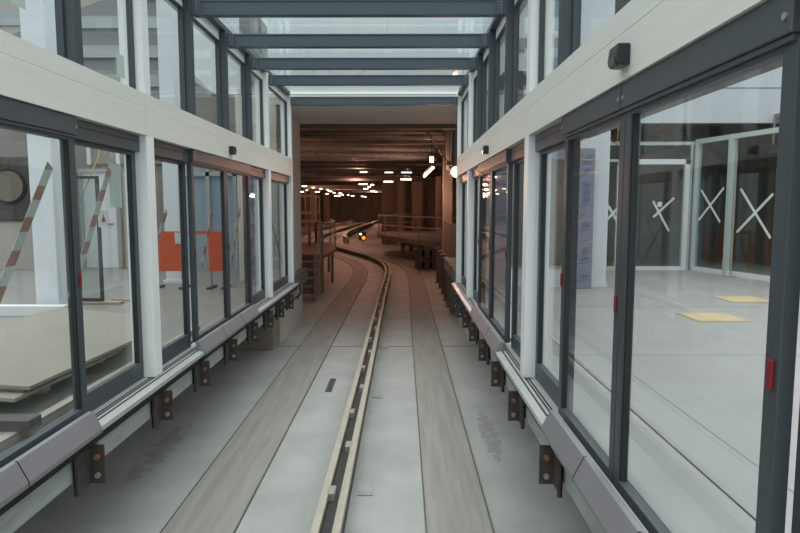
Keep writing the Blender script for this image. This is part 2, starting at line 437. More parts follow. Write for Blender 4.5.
        box(fr, X(.07), X(.12), a2+w, b_-w, zb, zb+w); box(fr, X(.07), X(.12), a2+w, b_-w, zt-w, zt)
        obj('window_frame', fr, 'dark', t, bevel=.003)
        obj('pane', box(BM(), X(.092), X(.10), a2+w, b_-w, zb+w, zt-w), 'glass', t)
    b = BM(); box(b, X(.0), X(.2), y0, YEND, 4.91, 4.97)
    rail = struct('trim_7' if sgn < 0 else 'trim_8', b, 'dark', 'dark eaves rail on top of the %s upper windows' % LR, 'trim')
    b = BM(); box(b, X(.0), X(.06), y0, YEND, 4.79, 4.91)
    for yy in MODS[:-1]: pass
    struct('trim_9' if sgn < 0 else 'trim_10', box(BM(), X(.075), X(.19), y0, YEND, 4.79, 4.91), 'post', 'pale grey inner eaves strip above the %s upper windows' % LR, 'trim')
    return X
XL = side(-1, -2.18, 'left')
XR = side(1, 1.06, 'right')

# motion sensors
t = thing('motion_sensor', 'small black motion sensor on cream band above the nearer right doors', 'sensor', (1.06, 3.03, 3.40), 'motion sensors above the doors')
b = BM(); prism(b, [(1.06, 3.515), (1.0, 3.515), (.99, 3.45), (.995, 3.425), (1.01, 3.415), (1.06, 3.415)], 'y', 2.93, 3.05); obj('housing', b, 'black', t, bevel=.008)
b = BM(); prism(b, [(.9885, 3.45), (.9935, 3.424), (1.008, 3.413), (1.015, 3.42)], 'y', 2.95, 3.03); obj('lens', b, mat('sensor_lens', (.10, .08, .08), .15), t)
dup(t, (1.06, 7.75, 3.40), 'small black motion sensor on cream band above the farther right doors')
r = dup(t, (-2.18, 7.75, 3.40), 'small black motion sensor on cream band above the farther left doors'); r.rotation_euler.z = math.pi
r = dup(t, (-2.18, 2.8, 3.40), 'small black motion sensor on cream band above the nearer left doors'); r.rotation_euler.z = math.pi

# ------------------------------------------------------------------ roof
root = None
names = ['beam nearest overhead beside the camera', 'second', 'third', 'fourth', 'fifth', 'sixth', 'seventh', 'eighth', 'ninth', 'tenth', 'last one touching the portal']
vis = [y for y in MODS if y >= 0]
for i, yb in enumerate([2.8, 4.1, 5.2, 6.5, 7.75, 8.95, 10.1, YEND]):
    hgt = .15 if i < 7 else .12
    lab = 'blue grey steel roof beam between the upper windows, %s' % (['nearest overhead', 'second from the camera', 'third from the camera', 'topmost in view', 'second from the top edge', 'third from the top edge', 'last but one before the portal', 'last one against the portal'][i])
    if root is None:
        root = thing('roof_beam', lab, 'beam', (-.56, yb, 4.73), 'steel roof beams')
        b = BM(); box(b, -2.18, 1.06, yb+.01, yb+.10, 4.745, 4.865); box(b, -2.18, 1.06, yb-.0, yb+.11, 4.73, 4.745); box(b, -2.18, 1.06, yb-.0, yb+.11, 4.865, 4.88)
        obj('beam_web', b, 'beam', root)
        for xx, s in ((-2.18, 1), (1.06, -1)):
            obj('end_plate', box(BM(), xx, xx+s*.10, yb-.006, yb+.01, 4.73, 4.88), 'beam', root)
            bb = BM()
            for dz in (.03, .06, .09, .12):
                tube(bb, [(xx+s*.05, yb-.006, 4.73+dz), (xx+s*.05, yb-.014, 4.73+dz)], .008, 6)
            obj('bolts', bb, 'bolt', root)
    else: dup(root, (-.56, yb, 4.73), lab)
YM = [-.8, 2.8, 4.1, 5.2, 6.5, 7.75, 8.95, 10.1, YEND+.1]
for i in range(len(YM)-1):
    o = struct('roof_pane', box(BM(), -2.28, 1.16, YM[i]+.02, YM[i+1]-.02, 4.975, 4.99), 'roofglass', 'clear glass roof pane over the guideway, %s from the near end' % ORD[i], 'glass')
for s, xx in ((-1, -2.18), (1, 1.06)):
    for i in range(len(YM)-1):
        pass

# ------------------------------------------------------------------ portal
struct('wall_portal_left', box(BM(), -3.3, -2.5, 12.22, 15.0, 0, 4.95), 'conc', 'beige concrete side wall of the portal, left', 'wall')
struct('wall_portal_right', box(BM(), 1.36, 2.0, 12.22, 15.0, 0, 4.95), 'conc', 'beige concrete side wall of the portal, right', 'wall')
struct('ceiling', box(BM(), -2.5, 1.36, 12.22, 15.0, 4.76, 4.95), 'conc', 'beige concrete soffit of the portal', 'ceiling')
t = thing('concrete_pier', 'brown stained concrete pier under the left platform by the portal', 'pier', (-2.6, 11.6, 0))
obj('pier_block', box(BM(), -3.3, -2.5, 11.55, 12.2, 0, .85), mat('stained_concrete', (.30, .25, .20), .8, var=.15, scale=4), t, bevel=.01)
obj('pier_cap', box(BM(), -3.3, -2.42, 11.5, 12.2, .85, .93), 'wood', t)
t = thing('cable_bracket', 'dark curved steel arm at the far end of left sill', 'bracket', (-2.1, 12.0, 1.0))
b = BM(); tube(b, [(-2.2, 12.2, 1.28), (-2.08, 12.25, 1.22), (-2.06, 12.25, 1.05), (-2.15, 12.2, .92)], .035, 8); obj('arm', b, 'bracket', t, smooth=True)
obj('base_plate', box(BM(), -2.25, -2.19, 12.1, 12.3, .88, 1.32), 'bracket', t)

# ------------------------------------------------------------------ tunnel hall behind the portal
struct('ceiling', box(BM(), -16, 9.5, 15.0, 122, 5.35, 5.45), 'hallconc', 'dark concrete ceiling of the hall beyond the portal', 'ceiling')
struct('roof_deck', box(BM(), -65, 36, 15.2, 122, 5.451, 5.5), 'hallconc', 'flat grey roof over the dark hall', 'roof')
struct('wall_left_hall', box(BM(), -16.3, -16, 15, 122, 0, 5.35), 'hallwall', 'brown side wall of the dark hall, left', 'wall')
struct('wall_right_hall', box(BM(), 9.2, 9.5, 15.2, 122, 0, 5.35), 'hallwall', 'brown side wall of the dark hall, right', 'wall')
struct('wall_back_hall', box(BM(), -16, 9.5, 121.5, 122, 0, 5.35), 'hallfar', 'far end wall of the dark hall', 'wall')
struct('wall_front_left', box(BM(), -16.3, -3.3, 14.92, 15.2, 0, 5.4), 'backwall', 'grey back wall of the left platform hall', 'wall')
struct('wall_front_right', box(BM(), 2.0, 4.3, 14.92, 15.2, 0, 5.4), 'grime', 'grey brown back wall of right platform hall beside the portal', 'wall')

# ceiling beams and pipes
for i, y in enumerate((17.5, 21.5, 26, 31, 37, 44, 52, 62, 74)):
    o = obj('ceiling_beam', box(BM(), -16, 9.2, y, y+.5, 4.98, 5.35), 'hallconc')
    tag(o, 'dark concrete cross beam under the hall ceiling, %s from the portal' % ORD[i], 'beam', 'hall ceiling beams')
for i, (y, z, r, m) in enumerate(((19.2, 5.12, .10, 'pipe'), (19.7, 5.10, .13, 'pipe'), (22.6, 5.08, .06, 'steel'), (23.1, 5.0, .17, 'foil'), (24.0, 4.82, .19, 'foil'),
                                  (24.8, 4.72, .09, 'steel'), (27.5, 4.75, .10, 'pipe'), (28.6, 4.62, .08, 'pipe'), (33, 4.7, .12, 'pipe'), (35, 4.62, .10, 'pipe'), (40, 4.6, .14, 'pipe'))):
    b = BM(); tube(b, [(-15.9, y, z), (1.2 if i < 7 else 6, y, z)], r, 10)
    if m == 'foil':
        t = thing('ceiling_pipe', 'crumpled foil wrapped duct crossing under the hall ceiling, %s' % ('upper one' if i == 3 else 'lower one'), 'pipe', (-7, y, z-r))
    else:
        t = thing('ceiling_pipe', 'dark service pipe crossing under the hall ceiling, %s from the portal' % ORD[i], 'pipe', (-7, y, z-r), 'ceiling pipes in the hall')
    obj('pipe', b, m, t, smooth=True)
    for xx in (-12, -8, -4, -.5):
        obj('hanger', box(BM(), xx-.015, xx+.015, y-.015, y+.015, z+r*.8, 5.35), 'steel', t)
# cable tray
for i, (y, z) in enumerate(((20.6, 5.02), (25.6, 4.7), (30, 4.62))):
    t = thing('cable_tray', 'perforated metal cable tray crossing the hall, %s from the portal' % ORD[i], 'cable tray', (-7, y, z))
    b = BM(); box(b, -15.5, 1.4, y, y+.3, z, z+.012); box(b, -15.5, 1.4, y, y+.012, z, z+.08); box(b, -15.5, 1.4, y+.288, y+.3, z, z+.08)
    obj('tray', b, 'steel', t)
    b = BM()
    for k in range(3): tube(b, [(-15.4, y+.08+k*.06, z+.04), (-8, y+.09+k*.06, z+.035), (1.15, y+.08+k*.06, z+.04)], .022, 6)
    obj('cables', b, 'rubber', t)
    for xx in (-10, -5, -.2): obj('hanger', box(BM(), xx, xx+.02, y+.0, y+.02, z, 5.35), 'steel', t)

# large duct at the upper right of the hall
t = thing('air_duct', 'large dark rectangular ventilation duct at upper right of hall', 'duct', (2.6, 18, 3.9))
obj('duct', box(BM(), 1.45, 3.4, 18.1, 21.3, 4.0, 5.2), 'hallconc', t, bevel=.02)
b = BM()
for y in (18.12, 19.2, 20.3):
    b = BM(); box(b, 1.42, 3.43, y, y+.06, 3.97, 5.23); obj('flange_ring', b, 'steel', t)
t = thing('ceiling_brace', 'diagonal steel brace beside the ventilation duct', 'brace', (1.2, 18.5, 4.2))
b = BM(); bar(b, (.5, 18.6, 5.3), (1.35, 18.6, 4.1), .05, .05, (0, 1, 0)); obj('brace_bar', b, 'steel', t)
obj('brace_foot', box(BM(), 1.3, 1.45, 18.5, 18.7, 4.02, 4.14), 'steel', t)

# hall lamps: warm tubes hanging from the ceiling
def px(x, y, Y):     # a hall point from its direction and distance
    dY = Y
    return ((x-VX)/F*dY, Y, H-(y-VY)/F*dY)
lampi = 0
def hall_lamp(x, y, Y, L, ang=0.0, lab=None, r=.05, m='lamp', grp='warm ceiling tubes in the hall'):
    p = Vector(px(x, y, Y))
    t = thing('ceiling_lamp', lab, 'lamp', (p.x, p.y, p.z-r), grp)
    dx, dy = math.cos(ang)*L/2, math.sin(ang)*L/2
    b = BM(); tube(b, [(p.x-dx, p.y-dy, p.z), (p.x+dx, p.y+dy, p.z)], r, 8); obj('tube', b, m, t)
    b = BM(); bar(b, (p.x-dx*1.05, p.y-dy*1.05, p.z+r+.03), (p.x+dx*1.05, p.y+dy*1.05, p.z+r+.03), .14, .06); obj('fixture', b, 'black', t)
    b = BM(); bar(b, (p.x, p.y, p.z+r+.05), (p.x, p.y, 5.36), .03, .03, (0, 1, 0)); obj('suspension_rod', b, 'steel', t)
    return t
big = [(363.5, 184.5, 44, .62, .15, 'left of the three bright bars above the guideway'), (388.5, 182, 40, .62, .12, 'middle of the three bright bars above the guideway'),
       (406, 179.8, 36, .62, .12, 'right of the three bright bars above the guideway')]
for x, y, Y, L, a, w in big:
    hall_lamp(x, y, Y, L, a, 'bright warm tube lamp, ' + w, r=.032)
for x, y, Y, L, a, w in ((364, 172.7, 30, .35, 0, 'left'), (389, 173, 30, .4, 0, 'middle'), (406.5, 173, 30, .5, 0, 'right')):
    hall_lamp(x, y, Y, L, a, 'dim slim tube lamp under the hall pipes, %s of its row' % w, r=.022, m='flood')
p = Vector(px(424, 177, 24.6)); q = Vector(px(433, 168.2, 23.4))
t = thing('ceiling_lamp', 'warm tube lamp mounted at a slant beside the duct', 'lamp', tuple((p+q)/2))
b = BM(); tube(b, [p, q], .038, 8); obj('tube', b, 'lamp', t)
b = BM(); bar(b, p+Vector((0, 0, .09)), q+Vector((0, 0, .09)), .12, .05); obj('fixture', b, 'black', t)
b = BM(); tube(b, [q+Vector((0, 0, .1)), (q.x, q.y, 5.36)], .015, 6); obj('suspension_rod', b, 'steel', t)
t = thing('hanging_lamp', 'glowing capsule lamp hanging below the duct corner', 'lamp', px(431.3, 164, 19.6))
p = Vector(px(431.3, 160.3, 19.6))
b = BM(); tube(b, [(p.x, p.y, p.z-.09), (p.x, p.y, p.z-.07), (p.x, p.y, p.z+.07), (p.x, p.y, p.z+.09)], .055, 12); obj('bulb', b, 'lampnear', t, smooth=False)
b = BM(); tube(b, [(p.x, p.y, p.z+.08), (p.x, p.y, 5.35)], .01, 6); obj('cord', b, 'rubber', t)
obj('cap', box(BM(), p.x-.05, p.x+.05, p.y-.05, p.y+.05, p.z+.085, p.z+.13), 'black', t)
far = [(305, 186.5, 62), (307, 190.5, 66), (314, 187.8, 68), (318, 192, 70), (321.5, 189, 74), (327.5, 194, 76), (330.5, 191.5, 80), (334.5, 193, 82), (336, 196, 84),
       (340.5, 193.5, 88), (343, 195, 92), (348.5, 195.2, 96), (353, 196, 100), (362.5, 196.5, 90), (365.5, 197, 96), (366, 189, 66), (372.5, 185, 58), (369.5, 187, 62), (373, 191.5, 70), (376, 192, 74),
       (302.5, 192, 60), (339, 196, 86), (328, 190, 78)]
for i, (x, y, Y) in enumerate(far):
    hall_lamp(x, y, Y, .30 if i % 3 else .5, 0, 'tiny warm lamp far down the dark hall among many', r=.042, grp='far warm lamps down the hall')

# flood lamp at the right
t = thing('flood_lamp', 'round warm flood lamp glowing at right edge of the portal', 'lamp', (1.62, 17.6, 3.45))
b = BM(); tube(b, [(1.46, 16.85, 3.72), (1.46, 17.0, 3.72)], .17, 16); obj('reflector', b, 'black', t)
b = BM(); tube(b, [(1.46, 16.82, 3.72), (1.46, 16.85, 3.72)], .15, 16); obj('lamp_face', b, 'flood', t)
b = BM(); tube(b, [(1.46, 17.0, 3.72), (1.46, 17.25, 3.72), (1.46, 17.25, 5.35)], .025, 6); obj('bracket', b, 'steel', t)

# raised walkway with railing on the right of the curve
edge = [(3.0, 26.4), (1.5, 27.7), (.2, 30.2), (-.9, 33.2), (-1.5, 36.2), (-1.5, 38.2), (-.8, 39.4), (.6, 40.0)]
EP = catmull(edge, 5)
t = thing('raised_walkway', 'raised concrete walkway curving along the right of the track', 'walkway', (3, 33, 0))
b = BM()
poly = EP + [(9.1, 40.0), (9.1, 26.4)]
prism(b, poly, 'z', 1.0, 1.22); obj('deck', b, 'hallconc', t)
for x, y in ((2.3, 28), (.9, 31), (0, 35), (4.5, 28), (3.0, 34), (0.5, 38.6)):
    obj('support_post', box(BM(), x-.12, x+.12, y-.12, y+.12, 0, 1.0), 'steel', t)
t = thing('railing', 'thin steel railing around the raised walkway edge', 'railing', (1, 32, 1.22))
for z in (1.78, 2.3):
    b = BM(); tube(b, [(x+.06, y+.06, z) for x, y in EP], .03, 6); obj('rail', b, 'steel', t, smooth=True)
for k in range(0, len(EP), 4):
    x, y = EP[k]; b = BM(); tube(b, [(x+.06, y+.06, 1.22), (x+.06, y+.06, 2.3)], .03, 6); obj('baluster', b, 'steel', t)

# columns and panels beside the walkway
for i, (x, y, w, lab, m) in enumerate(((-.15, 44, .55, 'slim brown column behind the curved railing', 'hallwall'), (.95, 41.2, .7, 'broad brown column right of the slim one behind the railing', 'hallwall'), (2.2, 38, .35, 'narrow pale column standing on the raised walkway', 'hallwall'),
                               (1.78, 24.6, .38, 'warm lit column at right edge of the portal view', 'steel'))):
    t = thing('column', lab, 'column', (x, y, 0))
    z0 = 1.22 if i == 2 else 0
    obj('shaft', box(BM(), x-w/2, x+w/2, y-w/2, y+w/2, z0, 4.98), m, t, bevel=.02)
    obj('column_head', box(BM(), x-w*.7, x+w*.7, y-w*.7, y+w*.7, 4.98, 5.34), 'hallconc', t)
    obj('kick_plate', box(BM(), x-w*.53, x+w*.53, y-w*.53, y+w*.53, z0, z0+.3), 'steel', t)
struct('wall_walkway_back', box(BM(), -1.6, 9.2, 45.5, 45.8, 0, 5.34), 'hallwall', 'brown panelled wall behind the raised walkway', 'wall')
for i, x in enumerate((-1.2, .3, 1.8, 3.3, 4.8)):
    o = obj('wall_panel', box(BM(), x, x+1.35, 45.42, 45.5, .3, 4.2), 'hallwall', bevel=.01)
    tag(o, 'tall brown timber panel on the wall behind the walkway, %s from the left' % ORD[i], 'panel', 'timber wall panels')
t = thing('crate_stack', 'dark tangled heap of cable drums under the walkway end', 'equipment', (1.1, 27.0, 0))
for k in range(6):
    x = .75+.33*(k % 3); z = .25+.5*(k//3)
    b = BM(); tube(b, [(x-.03, 26.6, z), (x-.03, 26.9, z)], .2, 12); obj('drum', b, 'rubber', t)
    b = BM(); tube(b, [(x-.03, 26.55, z), (x-.03, 26.6, z)], .235, 12); obj('drum_flange', b, 'bracket', t)
# low guard posts along the right edge inside the hall
t = None
for i, y in enumerate((15.6, 16.8, 18.0, 19.3, 20.7, 22.2)):
    lab = 'short rusty guard post along the right track edge, %s from the portal' % ORD[i]
    if t is None:
        t = thing('guard_post', lab, 'post', (1.28, y, 0), 'guard posts on the right track edge')
        obj('shaft', box(BM(), 1.22, 1.34, y-.06, y+.06, 0, 1.25), 'rust', t, bevel=.01)
        obj('cap_plate', box(BM(), 1.18, 1.38, y-.1, y+.1, 1.25, 1.29), 'steel', t)
        obj('foot_plate', box(BM(), 1.16, 1.40, y-.12, y+.12, 0, .02), 'steel', t)
    else: dup(t, (1.28, y, 0), lab)
struct('wall_right_inner', box(BM(), 1.62, 1.75, 15.2, 24.0, 0, 2.2), 'hallwall', 'warm lit boarding along the right track edge in the hall', 'wall')

# steel stair and service platform on the left in the hall
t = thing('steel_stair', 'short steel stair with a handrail left of the track inside hall', 'stairs', (-3.1, 18.2, 0))
for i in range(5):
    y = 17.6+i*.3; z = .22*(i+1)
    obj('tread', box(BM(), -3.65, -2.6, y, y+.28, z-.04, z), 'channel', t)
    obj('riser', box(BM(), -3.64, -2.6, y+.24, y+.26, z, z+.18), 'rust', t)
for x in (-3.68, -2.57):
    b = BM(); bar(b, (x, 17.45, .1), (x, 19.15, 1.25), .05, .2); obj('stringer', b, 'steel', t)
b = BM(); tube(b, [(-2.57, 17.55, .2), (-2.57, 17.55, 1.15), (-2.57, 19.1, 2.3), (-2.57, 19.1, 1.2)], .028, 6)
tube(b, [(-2.57, 17.55, .7), (-2.57, 19.1, 1.8)], .02, 6); obj('handrail', b, 'steel', t)
t = thing('service_platform', 'brown service platform on steel legs left of the track', 'platform', (-4.6, 22, 0))
b = BM(); prism(b, [(-6.9, 19.26), (-2.5, 19.26), (-2.45, 22.5), (-3.1, 26.5), (-6.9, 26.5)], 'z', 1.14, 1.25); obj('deck', b, 'rust', t)
for x, y in ((-2.6, 19.5), (-2.6, 22.3), (-3.2, 26.2), (-6.7, 19.5), (-6.7, 26.2)):
    obj('leg', box(BM(), x-.05, x+.05, y-.05, y+.05, 0, 1.14), 'steel', t)
b = BM(); tube(b, [(-2.55, 19.3, 2.25), (-2.5, 22.4, 2.25), (-3.15, 26.4, 2.25)], .025, 6); tube(b, [(-2.55, 19.3, 1.75), (-2.5, 22.4, 1.75), (-3.15, 26.4, 1.75)], .02, 6)
for x, y in ((-2.55, 19.3), (-2.5, 22.4), (-3.15, 26.4)): tube(b, [(x, y, 1.25), (x, y, 2.25)], .025, 6)
obj('guard_rail', b, 'steel', t)
t = thing('workbench', 'wooden trestle bench standing on the brown service platform', 'table', (-4.8, 24.2, 1.25))
obj('bench_top', box(BM(), -6.4, -3.4, 23.3, 25.4, 2.16, 2.24), 'wood', t)
for x in (-6.2, -3.6):
    for y in (23.45, 25.25): obj('leg', box(BM(), x-.05, x+.05, y-.05, y+.05, 1.25, 2.16), 'rust', t)
t = thing('scaffold', 'pale steel scaffold frame standing left of the track bend', 'scaffold', (-6, 37.2, 0))
for x in (-6.8, -5.2):
    for y in (36.5, 38): obj('standard', box(BM(), x-.05, x+.05, y-.05, y+.05, 0, 3.5), 'steel', t)
b = BM()
for z in (1.4, 2.4, 3.45):
    for y in (36.5, 38): box(b, -6.8, -5.2, y-.04, y+.04, z-.05, z+.05)
obj('ledger', b, 'steel', t)
obj('plank', box(BM(), -6.9, -5.1, 36.5, 38, 1.46, 1.52), 'wood', t); obj('plank', box(BM(), -6.9, -5.1, 36.5, 38, 2.46, 2.52), 'wood', t)
# signal
t = thing('track_signal', 'small track signal glowing amber with a white lamp', 'signal', (-3.05, 46.5, 0))
b = BM(); tube(b, [(-3.05, 46.6, 0), (-3.05, 46.6, .55)], .04, 8); obj('mast', b, 'steel', t)
obj('signal_head', box(BM(), -3.36, -2.82, 46.45, 46.6, .25, .9), 'black', t, bevel=.03)
b = BM(); tube(b, [(-3.0, 46.4, .45), (-3.0, 46.46, .45)], .14, 16); obj('amber_lamp', b, 'amber', t)
b = BM(); tube(b, [(-3.22, 46.4, .74), (-3.22, 46.46, .74)], .08, 12); obj('white_lamp', b, 'wlamp', t)
# parapet walls along the far guideway
for u0, lab in ((-2.6, 'low pale kerb wall left of the far guideway'), (2.0, 'low pale kerb wall right of the far guideway')):
    o = struct('kerb_wall', sweep(BM(), rect(u0, u0+.3, 0, .5), PATH[70:]), 'steel', lab, 'kerb')
# boarding columns along the hall's left
for i, (x, y) in enumerate(((-9.5, 42), (-9.8, 52), (-10.6, 64), (-11.4, 78), (-12, 96))):
    t = thing('column', 'brown concrete column along the left of the dark hall, %s from the portal' % ORD[i], 'column', (x, y, 0), 'left hall columns')
    obj('shaft', box(BM(), x-.4, x+.4, y-.4, y+.4, 0, 4.7), 'hallwall', t, bevel=.03)
    obj('column_head', box(BM(), x-.6, x+.6, y-.6, y+.6, 4.7, 4.97), 'hallconc', t)

# ------------------------------------------------------------------ left platform hall
def lp(x, Y, z=PLAT): return ((x-VX)/F*Y, Y, z)
t = thing('column', 'white column on the left platform nearest the camera', 'column', (-4.95, 8.5, PLAT))
obj('shaft', box(BM(), -5.12, -4.80, 8.4, 8.72, PLAT, 9), 'whitecol', t, bevel=.01)
obj('base_collar', box(BM(), -5.16, -4.76, 8.36, 8.76, PLAT, PLAT+.06), 'white', t)
t = thing('column', 'white column behind the orange barrier on the left platform', 'column', (-4.47, 11.9, PLAT))
obj('shaft', box(BM(), -4.62, -4.33, 11.8, 12.1, PLAT, 9), 'whitecol', t, bevel=.01)
obj('base_collar', box(BM(), -4.66, -4.29, 11.76, 12.14, PLAT, PLAT+.06), 'white', t)
t = thing('column', 'white column in the far left corner beside the round fan', 'column', (-8.1, 14.2, PLAT))
obj('shaft', box(BM(), -8.05, -7.75, 14.1, 14.4, PLAT, 4.9), 'whitecol', t, bevel=.01)
obj('base_collar', box(BM(), -8.1, -7.7, 14.05, 14.45, PLAT, PLAT+.06), 'white', t)
struct('wall_left_side', box(BM(), -14.3, -14, -3, 14.9, PLAT, 4.7), 'backwall', 'plain grey side wall of the left platform hall', 'wall')
# long white board and boards on the floor
tag(obj('white_board', box(BM(), -6.6, -4.6, 8.15, 8.3, PLAT, PLAT+.14), 'white', bevel=.005), 'long white board lying on edge before the nearest left column', 'board')
random.seed(3)
sheet_labels = ['big pale plywood sheet on top of the pile on left platform', 'pale plywood sheet second from the top of the pile', 'pale plywood sheet third from top of the pile', 'lowest pale plywood sheet of the pile']
for k in range(4):
    z = PLAT+.10+(3-k)*.028
    dx, dy = random.uniform(-.12, .0), random.uniform(-.12, .15)
    if k == 0: dx = dy = 0
    b = BM(); prism(b, [(-2.64+dx, 4.2+dy), (-2.58+dx, 5.7+dy), (-3.15+dx, 7.1+dy), (-4.3+dx, 7.62+dy), (-4.5+dx, 6.3+dy), (-4.5+dx, 4.5+dy)], 'z', z, z+.026)
    o = obj('plywood_sheet', b, 'board'); tag(o, sheet_labels[k], 'plywood', 'plywood sheets stacked on the left platform')
for k, y in enumerate((4.7, 5.6, 6.5)):
    o = obj('timber_batten', box(BM(), -4.4, -2.85-.15*max(0, k-1), y, y+.1, PLAT, PLAT+.098), 'wood')
    tag(o, 'timber batten under the plywood pile, %s from the near end' % ORD[k], 'timber')
o = obj('metal_rail', box(BM(), -2.50, -2.43, 3.2, 7.2, PLAT, PLAT+.06), 'steel'); tag(o, 'long thin metal rail lying behind the left doors', 'rail')
o = obj('metal_rail', box(BM(), -3.0, -2.6, 3.9, 3.96, PLAT, PLAT+.05), 'steel'); tag(o, 'short metal rail lying across in front of the plywood pile', 'rail')
o = obj('timber_block', box(BM(), -2.62, -2.36, 3.72, 3.86, PLAT+.06, PLAT+.13), 'bracket'); tag(o, 'short dark block lying across the metal rails', 'block')
tag(obj('red_strip', box(BM(), -4.85, -4.75, 6.5, 8.0, PLAT, PLAT+.03), 'redstripe'), 'narrow red strip on the floor left of the plywood pile', 'strip')
tag(obj('red_plate', box(BM(), -4.1, -3.6, 7.75, 8.1, PLAT, PLAT+.02), 'redstripe'), 'flat red plate on the floor beyond the plywood pile', 'plate')
tag(obj('timber_batten', box(BM(), -4.6, -4.3, 9.5, 9.58, PLAT, PLAT+.03), 'wood'), 'small tan batten on the floor beyond the red plate', 'timber')
# free glass panel in dark frame
t = thing('glass_door_leaf', 'loose glass door leaf with dark edge propped on left platform', 'door leaf', (-4.8, 9.2, PLAT))
b = BM(); box(b, -4.62, -4.58, 9.2, 9.25, PLAT+.04, 3.22); box(b, -5.3, -4.62, 9.2, 9.25, 3.18, 3.22); box(b, -5.3, -4.62, 9.2, 9.25, PLAT+.04, PLAT+.09); obj('edge_frame', b, 'dark', t)
obj('pane', box(BM(), -5.3, -4.62, 9.22, 9.232, PLAT+.09, 3.18), 'partglass', t)
obj('base_plank', box(BM(), -5.4, -4.3, 9.12, 9.3, PLAT, PLAT+.04), 'wood', t)
# back wall items
t = thing('door_30', 'plain white door in the back wall of the left platform', 'door', (-6.85, 14.9, PLAT), kind='structure')
obj('door_leaf', box(BM(), -7.75, -6.95, 14.84, 14.92, PLAT, 3.6), 'white', t, bevel=.005)
b = BM(); box(b, -7.83, -7.75, 14.8, 14.92, PLAT, 3.68); box(b, -6.95, -6.87, 14.8, 14.92, PLAT, 3.68); box(b, -7.75, -6.95, 14.8, 14.92, 3.6, 3.68); obj('door_frame', b, 'facade1', t)
b = BM(); tube(b, [(-7.05, 14.84, 2.35), (-7.05, 14.78, 2.35), (-7.18, 14.78, 2.35)], .015, 6); obj('door_handle', b, 'black', t)
t = thing('ventilation_unit', 'dark wall unit with a large round grey fan', 'fan', (-9.2, 14.5, PLAT+.6))
obj('housing', box(BM(), -9.9, -8.35, 14.55, 14.92, PLAT+1.15, 3.95), 'bracket', t, bevel=.02)
b = BM(); tube(b, [(-9.35, 14.52, 3.25), (-9.35, 14.56, 3.25)], .42, 28); obj('fan_ring', b, 'black', t)
b = BM(); tube(b, [(-9.35, 14.49, 3.25), (-9.35, 14.53, 3.25)], .36, 28); obj('fan_disc', b, mat('fan_face', (.14, .12, .10), .6), t)
obj('side_frame', box(BM(), -8.75, -8.62, 14.45, 14.55, PLAT+.0, 3.95), 'steel', t)
obj('lower_panel', box(BM(), -9.9, -8.35, 14.6, 14.92, PLAT, PLAT+1.15), 'beige', t)
t = thing('wall_cabinet', 'dark glazed high window strip above the white door', 'window', (-6.6, 14.8, 3.75))
obj('cabinet_body', box(BM(), -7.6, -5.6, 14.86, 14.92, 3.8, 4.5), 'grime', t)
for x in (-7.6, -6.9, -6.2, -5.68): obj('mullion', box(BM(), x, x+.08, 14.8, 14.87, 3.78, 4.52), 'white', t)
t = thing('door_31', 'glazed double door with pale frames behind the orange barrier', 'door', (-4.6, 14.9, PLAT), kind='structure')
b = BM()
for x in (-5.4, -4.75, -4.1, -3.5): box(b, x, x+.09, 14.78, 14.92, PLAT, 4.3)
box(b, -5.4, -3.41, 14.78, 14.92, 3.5, 3.6); box(b, -5.4, -3.41, 14.78, 14.92, 4.2, 4.3)
obj('door_frame', b, 'facade1', t)
obj('pane', box(BM(), -5.3, -3.5, 14.86, 14.9, PLAT, 4.2), 'winglass', t)
t = thing('equipment_rack', 'dark grey rack of pipes right of the white back door', 'rack', (-6.0, 14.4, PLAT))
for x in (-6.78, -6.62, -6.46):
    b = BM(); tube(b, [(x, 14.6, PLAT+.03), (x, 14.6, 3.6)], .05, 8); obj('pipe', b, 'steel', t)
obj('rack_frame', box(BM(), -6.84, -6.38, 14.68, 14.85, PLAT, 3.7), 'grime', t)
# film wrapped posts left
def film_post(x0, x1, y0, y1, z1, label, z0=PLAT):
    t = thing('wrapped_post', label, 'post', ((x0+x1)/2, y0, z0))
    obj('film', box(BM(), x0, x1, y0, y1, z0, z1), 'film', t, bevel=.006)
    b = BM(); rnd = random.Random(int(abs(x0)*100))
    z = z0+.12
    while z < z1-.1:
        w = (x1-x0)
        L = rnd.uniform(.35, .75)*w; xx = x0+rnd.uniform(.08, .9-L/w)*w; sl = .12*w
        # sloping dashes of blue print
        v = [b.verts.new(p) for p in ((xx, y0-.003, z), (xx+L, y0-.003, z+sl), (xx+L, y0-.003, z+sl+.022), (xx, y0-.003, z+.022))]
        b.faces.new(v)
        if rnd.random() < .35:
            cx, cz = x0+w*.5, z+.10
            vs = [b.verts.new((cx+.28*w*math.cos(a*math.pi/6), y0-.0035, cz+.035*math.sin(a*math.pi/6)+.2*.28*w*math.cos(a*math.pi/6))) for a in range(12)]
            b.faces.new(vs)
        z += .13 if rnd.random() < .6 else .2
    o = obj('blue_print', b, 'filmblue', t)
    return t
film_post(-2.98, -2.70, 11.5, 11.7, 3.55, 'film wrapped post with blue print on the left platform')
